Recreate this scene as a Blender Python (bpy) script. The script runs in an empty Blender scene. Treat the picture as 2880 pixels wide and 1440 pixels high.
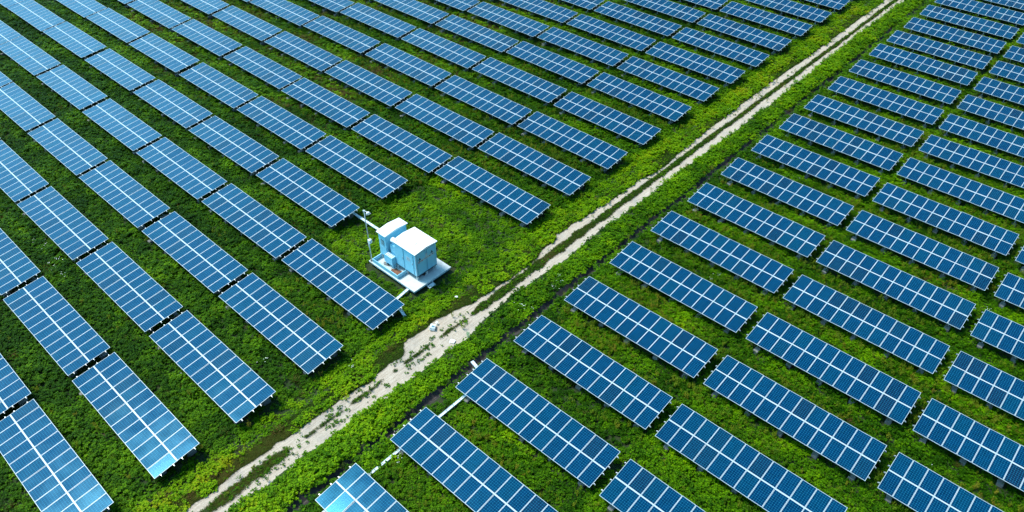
import bpy, bmesh, math, random
import numpy as np
from mathutils import Vector, Matrix
R=math.radians
scene=bpy.context.scene
C=scene.collection
random.seed(7); rng=np.random.default_rng(11)

# ------------------------------------------------------------------ camera
GZ=0.95                      # height of the near edge of every table above the ground
CAM_H=42.585+GZ; YAW=0.732003; PITCH=0.707965; ROLL=0.00743; FPX=2110.3
cd=bpy.data.cameras.new('camera'); cam=bpy.data.objects.new('camera',cd); C.objects.link(cam)
cy,sy=math.cos(YAW),math.sin(YAW); cp,sp=math.cos(PITCH),math.sin(PITCH); cr,sr=math.cos(ROLL),math.sin(ROLL)
fw=Vector((-sy*cp,cy*cp,-sp)); r0=Vector((cy,sy,0)); u0=r0.cross(fw)
rt=r0*cr+u0*sr; up=u0*cr-r0*sr
M=Matrix((( rt.x,up.x,-fw.x,0),(rt.y,up.y,-fw.y,0),(rt.z,up.z,-fw.z,CAM_H),(0,0,0,1)))
cam.matrix_world=M
cd.sensor_width=36; cd.lens=FPX/2880*36; cd.clip_end=2000; cd.clip_start=.5
scene.camera=cam
# ------------------------------------------------------------------ light
SUN_AZ=196; SUN_EL=59
w=bpy.data.worlds.new('World'); scene.world=w; w.use_nodes=True
nt=w.node_tree; N=nt.nodes; Lk=nt.links; bg=N['Background']
sky=N.new('ShaderNodeTexSky'); sky.sky_type='NISHITA'; sky.sun_disc=False
sky.sun_elevation=R(SUN_EL); sky.sun_rotation=R(90-SUN_AZ); sky.dust_density=.6; sky.ozone_density=5.5; sky.air_density=1.0
tc=N.new('ShaderNodeTexCoord'); mp=N.new('ShaderNodeMapping'); mp.inputs['Scale'].default_value=(2.2,2.2,5.0)
cn=N.new('ShaderNodeTexNoise'); cn.inputs['Scale'].default_value=1.6; cn.inputs['Detail'].default_value=7; cn.inputs['Roughness'].default_value=.6
crp=N.new('ShaderNodeValToRGB'); crp.color_ramp.elements[0].position=.44; crp.color_ramp.elements[1].position=.68
crp.color_ramp.elements[1].color=(.75,.75,.75,1)
mx=N.new('ShaderNodeMix'); mx.data_type='RGBA'; mx.inputs[7].default_value=(23,37,45,1)
Lk.new(tc.outputs['Generated'],mp.inputs[0]); Lk.new(mp.outputs[0],cn.inputs['Vector']); Lk.new(cn.outputs['Fac'],crp.inputs[0])
sx=N.new('ShaderNodeVectorMath'); sx.operation='DOT_PRODUCT'; sx.inputs[1].default_value=(.86,.50,0); Lk.new(tc.outputs['Generated'],sx.inputs[0])
gr_=N.new('ShaderNodeMapRange'); gr_.inputs[1].default_value=-.1; gr_.inputs[2].default_value=-.75; gr_.inputs[3].default_value=.05; gr_.inputs[4].default_value=.9; Lk.new(sx.outputs['Value'],gr_.inputs[0])
cm=N.new('ShaderNodeMath'); cm.operation='MULTIPLY'; mxx=N.new('ShaderNodeMapRange'); mxx.inputs[3].default_value=.35; mxx.inputs[4].default_value=1.1; Lk.new(crp.outputs[0],mxx.inputs[0]); Lk.new(mxx.outputs[0],cm.inputs[0]); Lk.new(gr_.outputs[0],cm.inputs[1]); Lk.new(cm.outputs[0],mx.inputs[0]); Lk.new(sky.outputs[0],mx.inputs[6]); gm=N.new('ShaderNodeMix'); gm.data_type='RGBA'; gm.blend_type='MULTIPLY'; gm.inputs[0].default_value=1; gm.inputs[7].default_value=(.62,.95,1.05,1); Lk.new(mx.outputs[2],gm.inputs[6]); Lk.new(gm.outputs[2],bg.inputs['Color'])
bg.inputs['Strength'].default_value=.088
sd=bpy.data.lights.new('sun','SUN'); sd.energy=3.6; sd.angle=R(16); sd.color=(1,.94,.84)
so=bpy.data.objects.new('sun',sd); C.objects.link(so)
sv=Vector((math.cos(R(SUN_AZ))*math.cos(R(SUN_EL)),math.sin(R(SUN_AZ))*math.cos(R(SUN_EL)),math.sin(R(SUN_EL))))
so.rotation_euler=sv.to_track_quat('Z','Y').to_euler(); so.location=(0,0,80)
vs=scene.view_settings; vs.view_transform='Standard'; vs.look='None'; vs.exposure=0.45; vs.gamma=1
scene.render.engine='CYCLES'

# ------------------------------------------------------------------ helpers
def mat(name):
    m=bpy.data.materials.new(name); m.use_nodes=True; return m,m.node_tree.nodes,m.node_tree.links,m.node_tree.nodes['Principled BSDF']
def plain(name,col,rough=.5,metal=0,noise=0,scale=6,spec=.5):
    m,n,l,b=mat(name); b.inputs['Roughness'].default_value=rough; b.inputs['Metallic'].default_value=metal
    b.inputs['Specular IOR Level'].default_value=spec
    b.inputs['Base Color'].default_value=(*col,1)
    if noise:
        g=n.new('ShaderNodeNewGeometry'); t=n.new('ShaderNodeTexNoise'); t.inputs['Scale'].default_value=scale; t.inputs['Detail'].default_value=6
        rp=n.new('ShaderNodeValToRGB'); rp.color_ramp.elements[0].position=.3; rp.color_ramp.elements[1].position=.7
        rp.color_ramp.elements[0].color=(*[c*(1-noise) for c in col],1); rp.color_ramp.elements[1].color=(*[min(1,c*(1+noise*.6)) for c in col],1)
        l.new(g.outputs['Position'],t.inputs['Vector']); l.new(t.outputs['Fac'],rp.inputs[0]); l.new(rp.outputs[0],b.inputs['Base Color'])
    return m
def tag(o,label=None,cat=None,group=None,kind=None):
    if label: o['label']=label
    if cat: o['category']=cat
    if group: o['group']=group
    if kind: o['kind']=kind
    return o
def empty(name,loc,label,cat,group=None):
    o=bpy.data.objects.new(name,None); C.objects.link(o); o.location=loc; o.empty_display_size=.3
    return tag(o,label,cat,group)
class MB:
    def __init__(s): s.bm=bmesh.new()
    def box(s,a,b,mi=0,bev=0):
        r=bmesh.ops.create_cube(s.bm,size=1); vs_=r['verts']
        for v in vs_: v.co=Vector([(a[i]+b[i])/2+v.co[i]*(b[i]-a[i]) for i in range(3)])
        fs={f for v in vs_ for f in v.link_faces}
        for f in fs: f.material_index=mi
        if bev:
            es={e for v in vs_ for e in v.link_edges}
            bmesh.ops.bevel(s.bm,geom=list(es),offset=bev,segments=2,affect='EDGES')
        return s
    def poly(s,pts,mi=0):
        f=s.bm.faces.new([s.bm.verts.new(p) for p in pts]); f.material_index=mi; return s
    def tube(s,p,q,r,r2=None,seg=12,mi=0):
        p=Vector(p);q=Vector(q);d=q-p
        m=Matrix.Translation((p+q)/2)@d.to_track_quat('Z','Y').to_matrix().to_4x4()
        x=bmesh.ops.create_cone(s.bm,cap_ends=True,segments=seg,radius1=r,radius2=r if r2 is None else r2,depth=d.length,matrix=m)
        for v in x['verts']:
            for f in v.link_faces: f.material_index=mi; f.smooth=len(f.verts)==4
        return s
    def prism(s,prof,axis,a,b,mi=0):
        # prof: list of 2-D points; axis 0: (y,z) profile swept along x ; axis 1: (x,z) swept along y
        def P(t,u): return (t,u[0],u[1]) if axis==0 else (u[0],t,u[1])
        A=[s.bm.verts.new(P(a,u)) for u in prof]; B=[s.bm.verts.new(P(b,u)) for u in prof]; n=len(prof)
        fs=[s.bm.faces.new(A),s.bm.faces.new(B[::-1])]+[s.bm.faces.new((A[i],B[i],B[(i+1)%n],A[(i+1)%n])) for i in range(n)]
        for f in fs: f.material_index=mi
        bmesh.ops.recalc_face_normals(s.bm,faces=fs); return s
    def mesh(s,name,mats):
        me=bpy.data.meshes.new(name); s.bm.to_mesh(me); s.bm.free()
        for m in (mats if isinstance(mats,(list,tuple)) else [mats]): me.materials.append(m)
        return me
    def build(s,name,mats,parent=None,loc=(0,0,0)):
        o=bpy.data.objects.new(name,s.mesh(name,mats)); C.objects.link(o); o.parent=parent; o.location=loc; return o
_ng={}
def vnoise(x,y,scale,seed):
    if seed not in _ng: _ng[seed]=np.random.default_rng(seed).random((256,256))
    g=_ng[seed]; x=np.asarray(x,float)/scale+1000; y=np.asarray(y,float)/scale+1000
    xi=np.floor(x).astype(int); yi=np.floor(y).astype(int); fx=x-xi; fy=y-yi
    fx=fx*fx*(3-2*fx); fy=fy*fy*(3-2*fy)
    a=g[xi%256,yi%256]; b=g[(xi+1)%256,yi%256]; c=g[xi%256,(yi+1)%256]; d=g[(xi+1)%256,(yi+1)%256]
    return (a*(1-fx)+b*fx)*(1-fy)+(c*(1-fx)+d*fx)*fy
def fbm(x,y,scale,seed,o=3):
    t=0;w_=0
    for i in range(o): t=t+vnoise(x,y,scale/2**i,seed+i)*.5**i; w_+=.5**i
    return t/w_

# ------------------------------------------------------------------ materials
def glass_mat():
    m,n,l,b=mat('solar_cells')
    uv=n.new('ShaderNodeUVMap'); sep=n.new('ShaderNodeSeparateXYZ'); l.new(uv.outputs[0],sep.inputs[0])
    def math_(op,a,b_=None,clamp=False):
        q=n.new('ShaderNodeMath'); q.operation=op; q.use_clamp=clamp
        for i,v in enumerate((a,b_)):
            if v is None: continue
            if isinstance(v,(int,float)): q.inputs[i].default_value=v
            else: l.new(v,q.inputs[i])
        return q.outputs[0]
    def edge(ch,k):      # distance from the nearest cell border, 0 .. .5
        f=math_('FRACT',math_('MULTIPLY',sep.outputs[ch],k)); return math_('SUBTRACT',.5,math_('ABSOLUTE',math_('SUBTRACT',f,.5)))
    ex=edge(0,6); ey=edge(1,10)
    line=math_('LESS_THAN',math_('MINIMUM',ex,ey),.022)
    diam=math_('LESS_THAN',math_('ADD',ex,ey),.135)
    mask=math_('MAXIMUM',line,diam)
    # thin silver bus bars running up each cell
    fb=math_('ABSOLUTE',math_('SUBTRACT',math_('FRACT',math_('MULTIPLY',sep.outputs[0],18)),.5)); bus=math_('MULTIPLY',math_('LESS_THAN',fb,.035),.18)
    oi=n.new('ShaderNodeObjectInfo'); rp=n.new('ShaderNodeValToRGB'); e=rp.color_ramp.elements
    e[0].position=0; e[0].color=(.0001,.021,.066,1); e[1].position=1; e[1].color=(.0003,.013,.047,1)
    x=rp.color_ramp.elements.new(.45); x.color=(.0001,.025,.076,1)
    x=rp.color_ramp.elements.new(.86); x.color=(.0001,.031,.074,1)
    x=rp.color_ramp.elements.new(.93); x.color=(.004,.017,.047,1)
    l.new(oi.outputs['Random'],rp.inputs[0])
    # cell-to-cell variation
    fl=n.new('ShaderNodeVectorMath'); fl.operation='MULTIPLY'; fl.inputs[1].default_value=(6,10,0); l.new(uv.outputs[0],fl.inputs[0])
    f2=n.new('ShaderNodeVectorMath'); f2.operation='FLOOR'; l.new(fl.outputs[0],f2.inputs[0])
    wn=n.new('ShaderNodeTexWhiteNoise'); wn.noise_dimensions='4D'; l.new(f2.outputs[0],wn.inputs['Vector']); l.new(oi.outputs['Random'],wn.inputs['W'])
    sc=math_('ADD',.82,math_('MULTIPLY',wn.outputs['Value'],.36))
    mm=n.new('ShaderNodeVectorMath'); mm.operation='SCALE'; l.new(rp.outputs[0],mm.inputs[0]); l.new(sc,mm.inputs['Scale'])
    mx=n.new('ShaderNodeMix'); mx.data_type='RGBA'; l.new(math_('MAXIMUM',mask,bus),mx.inputs[0]); l.new(mm.outputs[0],mx.inputs[6]); mx.inputs[7].default_value=(.02,.20,.32,1)
    # light dust film
    g=n.new('ShaderNodeNewGeometry'); t=n.new('ShaderNodeTexNoise'); t.inputs['Scale'].default_value=.9; t.inputs['Detail'].default_value=5; l.new(g.outputs['Position'],t.inputs['Vector'])
    r2=n.new('ShaderNodeMapRange'); r2.inputs[1].default_value=.35; r2.inputs[2].default_value=.7; r2.inputs[3].default_value=.15; r2.inputs[4].default_value=.21; l.new(t.outputs['Fac'],r2.inputs[0])
    l.new(mx.outputs[2],b.inputs['Base Color']); l.new(r2.outputs[0],b.inputs['Roughness']); b.inputs['IOR'].default_value=1.52; b.inputs['Specular Tint'].default_value=(.10,.60,1,1)
    return m
m_glass=glass_mat()
m_frame=plain('white_anodised_frame',(.50,.58,.62),.35,.0)
m_steel=plain('galvanised_steel',(.62,.65,.66),.4,.6,noise=.15,scale=5)
m_back=plain('white_backsheet',(.5,.5,.5),.7)
m_conc=plain('weathered_concrete',(.21,.205,.19),.9,noise=.35,scale=4)
m_slab=plain('pale_concrete_slab',(.62,.67,.65),.85,noise=.14,scale=2.5)
m_cab=plain('sky_tinted_steel',(.27,.64,.79),.42,noise=.05,scale=2)  # grey-white steel with the blue of sky light put into its colour
m_cabd=plain('door_seam_grey',(.10,.24,.32),.6)
m_roof=plain('white_painted_roof',(.90,.92,.93),.5,noise=.03,scale=3)
m_white=plain('white_plastic',(.85,.85,.83),.5)
m_dark=plain('dark_bolt_metal',(.12,.12,.12),.5,.5)
m_rust=plain('rust_stain',(.20,.09,.05),.85,noise=.5,scale=3)
m_red=plain('red_sign_ink',(.5,.03,.05),.5)
m_ink_shade=plain('dark_ink_and_gap_shade',(.03,.06,.08),.5)  # sign ink, also the dark of the painted shade under the cabinet
m_black=plain('black_plastic_sheet',(.045,.038,.034),.6,noise=.6,scale=2)
m_tray=plain('white_cable_tray_metal',(.70,.80,.84),.4,noise=.25,scale=3)

def ground_mat():
    m,n,l,b=mat('soil_and_moss'); g=n.new('ShaderNodeNewGeometry')
    t=n.new('ShaderNodeTexNoise'); t.inputs['Scale'].default_value=.35; t.inputs['Detail'].default_value=8; t.inputs['Roughness'].default_value=.7
    t2=n.new('ShaderNodeTexNoise'); t2.inputs['Scale'].default_value=5; t2.inputs['Detail'].default_value=6
    l.new(g.outputs['Position'],t.inputs['Vector']); l.new(g.outputs['Position'],t2.inputs['Vector'])
    rp=n.new('ShaderNodeValToRGB'); e=rp.color_ramp.elements; e[0].position=.35; e[0].color=(.012,.032,.003,1); e[1].position=.72; e[1].color=(.055,.036,.012,1)
    x=e.new(.55); x.color=(.018,.034,.004,1)
    l.new(t.outputs['Fac'],rp.inputs[0])
    r2=n.new('ShaderNodeMapRange'); r2.inputs[3].default_value=.5; r2.inputs[4].default_value=1.5; l.new(t2.outputs['Fac'],r2.inputs[0])
    sc=n.new('ShaderNodeVectorMath'); sc.operation='SCALE'; l.new(rp.outputs[0],sc.inputs[0]); l.new(r2.outputs[0],sc.inputs['Scale'])
    l.new(sc.outputs[0],b.inputs['Base Color']); b.inputs['Roughness'].default_value=.95
    bp=n.new('ShaderNodeBump'); bp.inputs['Distance'].default_value=.08; l.new(t2.outputs['Fac'],bp.inputs['Height']); l.new(bp.outputs[0],b.inputs['Normal'])
    return m
m_ground=ground_mat()
def track_mat():
    m,n,l,b=mat('pale_sandy_gravel'); g=n.new('ShaderNodeNewGeometry'); at=n.new('ShaderNodeAttribute'); at.attribute_name='sand'
    def noise(sc,det,vec=None,rough=.6):
        t=n.new('ShaderNodeTexNoise'); t.inputs['Scale'].default_value=sc; t.inputs['Detail'].default_value=det; t.inputs['Roughness'].default_value=rough
        l.new(vec or g.outputs['Position'],t.inputs['Vector']); return t.outputs['Fac']
    mp=n.new('ShaderNodeMapping'); mp.inputs['Scale'].default_value=(5,.35,1); l.new(g.outputs['Position'],mp.inputs[0])
    streak=noise(2.2,8,mp.outputs[0],.65); fine=noise(14,6); broad=noise(.45,5)
    rp=n.new('ShaderNodeValToRGB'); e=rp.color_ramp.elements; e[0].position=.30; e[0].color=(.19,.13,.085,1); e[1].position=.63; e[1].color=(.56,.47,.375,1)
    x=e.new(.46); x.color=(.41,.33,.25,1)
    ad=n.new('ShaderNodeMath'); ad.operation='MULTIPLY_ADD'; l.new(fine,ad.inputs[0]); ad.inputs[1].default_value=.45; 
    s2=n.new('ShaderNodeMath'); s2.operation='MULTIPLY'; l.new(streak,s2.inputs[0]); s2.inputs[1].default_value=.60; l.new(s2.outputs[0],ad.inputs[2])
    l.new(ad.outputs[0],rp.inputs[0])
    r3=n.new('ShaderNodeValToRGB'); e=r3.color_ramp.elements; e[0].position=.50; e[0].color=(1,1,1,1); e[1].position=.70; e[1].color=(.72,.78,.86,1); l.new(broad,r3.inputs[0])
    mu=n.new('ShaderNodeMix'); mu.data_type='RGBA'; mu.blend_type='MULTIPLY'; mu.inputs[0].default_value=1; l.new(rp.outputs[0],mu.inputs[6]); l.new(r3.outputs[0],mu.inputs[7])
    # ragged edge
    ed=n.new('ShaderNodeMath'); ed.operation='MULTIPLY_ADD'; l.new(fine,ed.inputs[0]); ed.inputs[1].default_value=.9; l.new(at.outputs['Fac'],ed.inputs[2])
    er=n.new('ShaderNodeMapRange'); er.inputs[1].default_value=.74; er.inputs[2].default_value=.92; l.new(ed.outputs[0],er.inputs[0])
    mx=n.new('ShaderNodeMix'); mx.data_type='RGBA'; l.new(er.outputs[0],mx.inputs[0]); mx.inputs[6].default_value=(.022,.042,.005,1); l.new(mu.outputs[2],mx.inputs[7])
    l.new(mx.outputs[2],b.inputs['Base Color']); b.inputs['Roughness'].default_value=.95
    bp=n.new('ShaderNodeBump'); bp.inputs['Distance'].default_value=.05; l.new(ad.outputs[0],bp.inputs['Height']); l.new(bp.outputs[0],b.inputs['Normal'])
    return m
m_track=track_mat()

def leaf_mat(name,stops,rough=.55):
    """stops: colours along the plant's own tone attribute"""
    m,n,l,b=mat(name)
    at=n.new('ShaderNodeAttribute'); at.attribute_type='INSTANCER'; at.attribute_name='tone'
    g=n.new('ShaderNodeNewGeometry')
    ad=n.new('ShaderNodeMath'); ad.operation='MULTIPLY_ADD'; l.new(g.outputs['Random Per Island'],ad.inputs[0]); ad.inputs[1].default_value=.30; 
    s=n.new('ShaderNodeMath'); s.operation='SUBTRACT'; l.new(at.outputs['Fac'],s.inputs[0]); s.inputs[1].default_value=.15; l.new(s.outputs[0],ad.inputs[2])
    rp=n.new('ShaderNodeValToRGB'); e=rp.color_ramp.elements
    e[0].position=0; e[0].color=(*stops[0],1); e[1].position=1; e[1].color=(*stops[-1],1)
    for i,c in enumerate(stops[1:-1]): x=e.new((i+1)/(len(stops)-1)); x.color=(*c,1)
    l.new(ad.outputs[0],rp.inputs[0])
    wn=n.new('ShaderNodeMapRange'); wn.inputs[3].default_value=.6; wn.inputs[4].default_value=1.4; 
    wm=n.new('ShaderNodeMath'); wm.operation='FRACT'; w2=n.new('ShaderNodeMath'); w2.operation='MULTIPLY'; w2.inputs[1].default_value=37.7
    l.new(g.outputs['Random Per Island'],w2.inputs[0]); l.new(w2.outputs[0],wm.inputs[0]); l.new(wm.outputs[0],wn.inputs[0])
    sc=n.new('ShaderNodeVectorMath'); sc.operation='SCALE'; l.new(rp.outputs[0],sc.inputs[0]); l.new(wn.outputs[0],sc.inputs['Scale'])
    l.new(sc.outputs[0],b.inputs['Base Color']); b.inputs['Roughness'].default_value=rough; b.inputs['Specular IOR Level'].default_value=.06
    tr=n.new('ShaderNodeBsdfTranslucent'); l.new(sc.outputs[0],tr.inputs[0]); ms=n.new('ShaderNodeMixShader'); ms.inputs[0].default_value=.25
    l.new(b.outputs[0],ms.inputs[1]); l.new(tr.outputs[0],ms.inputs[2]); l.new(ms.outputs[0],n['Material Output'].inputs[0])
    return m
m_leaf=leaf_mat('green_leaves',[(.012,.056,.001),(.042,.135,.001),(.105,.250,.001),(.20,.38,.001),(.29,.31,.004)])
m_weed=leaf_mat('yellow_green_stems',[(.03,.10,.006),(.09,.20,.010),(.20,.24,.012),(.26,.20,.02)])
m_dry=leaf_mat('olive_dry_grass',[(.030,.075,.006),(.075,.095,.012),(.13,.085,.022),(.17,.11,.04)])
m_petal=plain('white_petals',(.80,.85,.75),.6)

# ------------------------------------------------------------------ ground
def grid_mesh(name,xs,ys,zf,m,attr=None):
    X,Y=np.meshgrid(xs,ys,indexing='ij'); Z=zf(X,Y); nx,ny=X.shape
    v=np.stack([X,Y,Z],-1).reshape(-1,3); i=np.arange(nx*ny).reshape(nx,ny)
    f=np.stack([i[:-1,:-1],i[1:,:-1],i[1:,1:],i[:-1,1:]],-1).reshape(-1,4)
    me=bpy.data.meshes.new(name); me.from_pydata(v.tolist(),[],f.tolist()); me.materials.append(m)
    if attr is not None:
        a=me.attributes.new('sand','FLOAT','POINT'); a.data.foreach_set('value',attr(X,Y).ravel().astype(np.float32))
    for p in me.polygons: p.use_smooth=True
    o=bpy.data.objects.new(name,me); C.objects.link(o); return o
DX=-27.62
def trough(X): return -.34*np.clip(1-np.abs(X-DX)/.42,0,1)
xs=np.array([-600,-300,-190]+list(np.arange(-170,-40,4.))+[-38,-36,-34.4]+[-28.6,-28.2,-28.04,-27.9,-27.76,DX,-27.48,-27.34,-27.2,-27.0]+list(np.arange(-26,60,4.))+[120,300,600])
ys=np.array([-300,-60]+list(np.arange(-20,190,3.))+[260,500,900])
gr=grid_mesh('ground',xs,ys,lambda X,Y:trough(X),m_ground); tag(gr,kind='structure')

# measured edges of the sandy track (y, x)
LE=np.array([(-20,-32.6),(6,-32.6),(10.5,-32.65),(13,-32.5),(16.1,-32.45),(18,-32.25),(20,-32.15),(23.4,-32.35),(24.6,-33.3),(25.5,-33.3),(27,-33.15),(29.6,-32.9),(31,-32.3),(35.7,-32.05),(38.3,-32.1),(40,-32.6),(42.2,-32.6),(42.6,-33.0),(44,-32.9),(47,-32.7),(51,-32.55),(55.3,-32.5),(57,-32.2),(59.7,-31.9),(62,-32.3),(70,-32.5),(83,-32.6),(95,-32.4),(119,-32.5),(170,-32.5)])
RE=np.array([(-20,-30.2),(9,-30.28),(15.3,-30.13),(20,-29.9),(25.2,-29.8),(28,-29.75),(30,-30.1),(33.8,-30.4),(40.5,-30.1),(45.4,-30.3),(50,-30.12),(59.5,-30.05),(77.8,-29.93),(86,-30.0),(105,-30.3),(121,-30.05),(170,-30.1)])
MS=np.array([(-20,.8),(8,.85),(11.8,.9),(12.4,.1),(17,.12),(22,.08),(24,.05),(28,.12),(30,.3),(31.2,.7),(33,.85),(36,.8),(38.5,.85),(42,.8),(46,.7),(48.6,.75),(50,.55),(52,.8),(56,.6),(60,.55),(66,.7),(70,.55),(80,.5),(94,.55),(105,.4),(119,.5),(170,.5)])
def track_fields(X,Y):
    le=np.interp(Y,LE[:,0],LE[:,1])+(fbm(X*0,Y,1.1,31)-.5)*np.interp(Y,[40,60],[.45,.22]); re=np.interp(Y,RE[:,0],RE[:,1])+(fbm(X*0+5,Y,1.0,41)-.5)*np.interp(Y,[40,60],[.4,.2])
    inside=np.clip((X-le)/.22,0,1)*np.clip((re-X)/.22,0,1)
    mc=np.interp(Y,[0,45,70,170],[-31.48,-31.5,-31.3,-31.25])+(fbm(X*0+9,Y,6,51)-.5)*.35; mw=.42*np.interp(Y,MS[:,0],MS[:,1])+(fbm(X*0+3,Y,.9,61)-.5)*np.interp(Y,[40,60],[.40,.22])
    med=np.clip((mw-np.abs(X-mc))/.18+.5,0,1)
    return inside,med
def sandf(X,Y):
    i,md=track_fields(X,Y); return np.clip(i*(1-md)+i*md*.18,0,1)*.95
def trackz(X,Y):
    i,md=track_fields(X,Y)
    e=np.clip((X+34.3)/.4,0,1)*np.clip((-28.7-X)/.4,0,1)
    return .006+e*(.05-.035*i*(1-md)+.02*fbm(X,Y,.4,71))
tk=grid_mesh('dirt_track',np.arange(-34.3,-28.65,.1),np.concatenate([np.arange(-20,-4,.5),np.arange(-4,70,.14),np.arange(70,170,.3)]),trackz,m_track,sandf)
tag(tk,kind='structure')
# ditch with a black liner beside the track
def ditchz(X,Y): return trough(X)+.012+.04*(fbm(X*3,Y,.5,81)-.3)
di=grid_mesh('ditch',np.linspace(DX-.40,DX+.40,11),np.arange(-20,170,.35),ditchz,m_black); tag(di,kind='structure')

# ------------------------------------------------------------------ solar tables
TH=0.11658; W=3.348; L=12*.992+11*.02
ML=1.652; MW=.992
def module_mesh():
    bm=bmesh.new(); uvl=bm.loops.layers.uv.new('UVMap'); f=.026; h=.038
    def V(x,y,z): return bm.verts.new((x,y,z))
    O=[(0,0),(MW,0),(MW,ML),(0,ML)]; I=[(f,f),(MW-f,f),(MW-f,ML-f),(f,ML-f)]
    ot=[V(*p,0) for p in O]; it=[V(*p,0) for p in I]; ig=[V(*p,-.004) for p in I]; ob=[V(*p,-h) for p in O]
    for i in range(4):
        j=(i+1)%4
        bm.faces.new((ot[i],ot[j],it[j],it[i])); bm.faces.new((it[i],it[j],ig[j],ig[i])); bm.faces.new((ob[i],ob[j],ot[j],ot[i]))
    g=bm.faces.new(ig); g.material_index=1
    for lp,uv in zip(g.loops,[(0,0),(1,0),(1,1),(0,1)]): lp[uvl].uv=uv
    bk=bm.faces.new(ob[::-1]); bk.material_index=2
    me=bpy.data.meshes.new('solar_module'); bm.to_mesh(me); bm.free()
    for m in (m_frame,m_glass,m_back): me.materials.append(m)
    return me
me_mod=module_mesh()
def sz(y,off=0): return GZ+math.tan(TH)*y+off   # height of the module plane over y
PU=[.42,1.36,1.99,2.93]
b=MB(); b.box((-.01,-.021,-.04),(L+.01,.021,0)); me_mid=b.mesh('centre_rail',m_frame)
me_pur=[]
for s_ in PU:
    b=MB(); b.box((-.16,-.025,-.075),(L+.16,.025,0))
    b.box((-.11,-.03,0),(-.03,.03,.045)); b.box((L+.03,-.03,0),(L+.11,.03,.045))
    me_pur.append(b.mesh('purlin',m_steel))
def frame_mesh():
    b=MB(); c=math.cos(TH); s=math.sin(TH)
    def zz(y): return GZ+math.tan(TH)*y-.125
    b.prism([(.15,zz(.15)-.08),(W*c-.15,zz(W*c-.15)-.08),(W*c-.15,zz(W*c-.15)),(.15,zz(.15))],0,-.03,.03)
    for y in (.6,2.75): b.box((-.04,y-.04,.30),(.04,y+.04,zz(y)-.07))
    b.tube((0,.62,.42),(0,1.6,zz(1.6)-.07),.02,seg=6)
    return b.mesh('support_frame',m_steel)
me_sup=frame_mesh()
def footing_mesh(seed,sy_):
    rr=random.Random(seed); b=MB(); b.box((-.21,-sy_/2,-.03),(.21,sy_/2,.27),bev=.03)
    for v in b.bm.verts: v.co+=Vector([rr.uniform(-.012,.012) for _ in range(3)])
    return b.mesh('footing',m_conc)
me_foot=[footing_mesh(i,.62) for i in range(3)]
ORD=['first','second','third','fourth','fifth','sixth','seventh','eighth','ninth','tenth','eleventh','twelfth','thirteenth','fourteenth','fifteenth','sixteenth','seventeenth','eighteenth','nineteenth','twentieth','twenty-first']
def table_label(b,ci,ri):
    if b==1:
        col='nearest the ditch' if ci==0 else ORD[ci]+' out from ditch'
        return 'solar table right of track, %s, %s row up from photo bottom'%(col,ORD[ri])
    if ri in (4,5):
        return 'solar table, %s left of the white kiosk, in the %s of its two rows'%(ORD[-ci-1],'nearer' if ri==4 else 'farther')
    col='nearest the track' if ci==0 else ORD[-ci]+' out from it'
    if ri<4: return 'solar table left of track, %s, %s row before the white kiosk'%(col,ORD[3-ri])
    return 'solar table left of track, %s, %s row beyond the white kiosk'%(col,ORD[ri-6])
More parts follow.
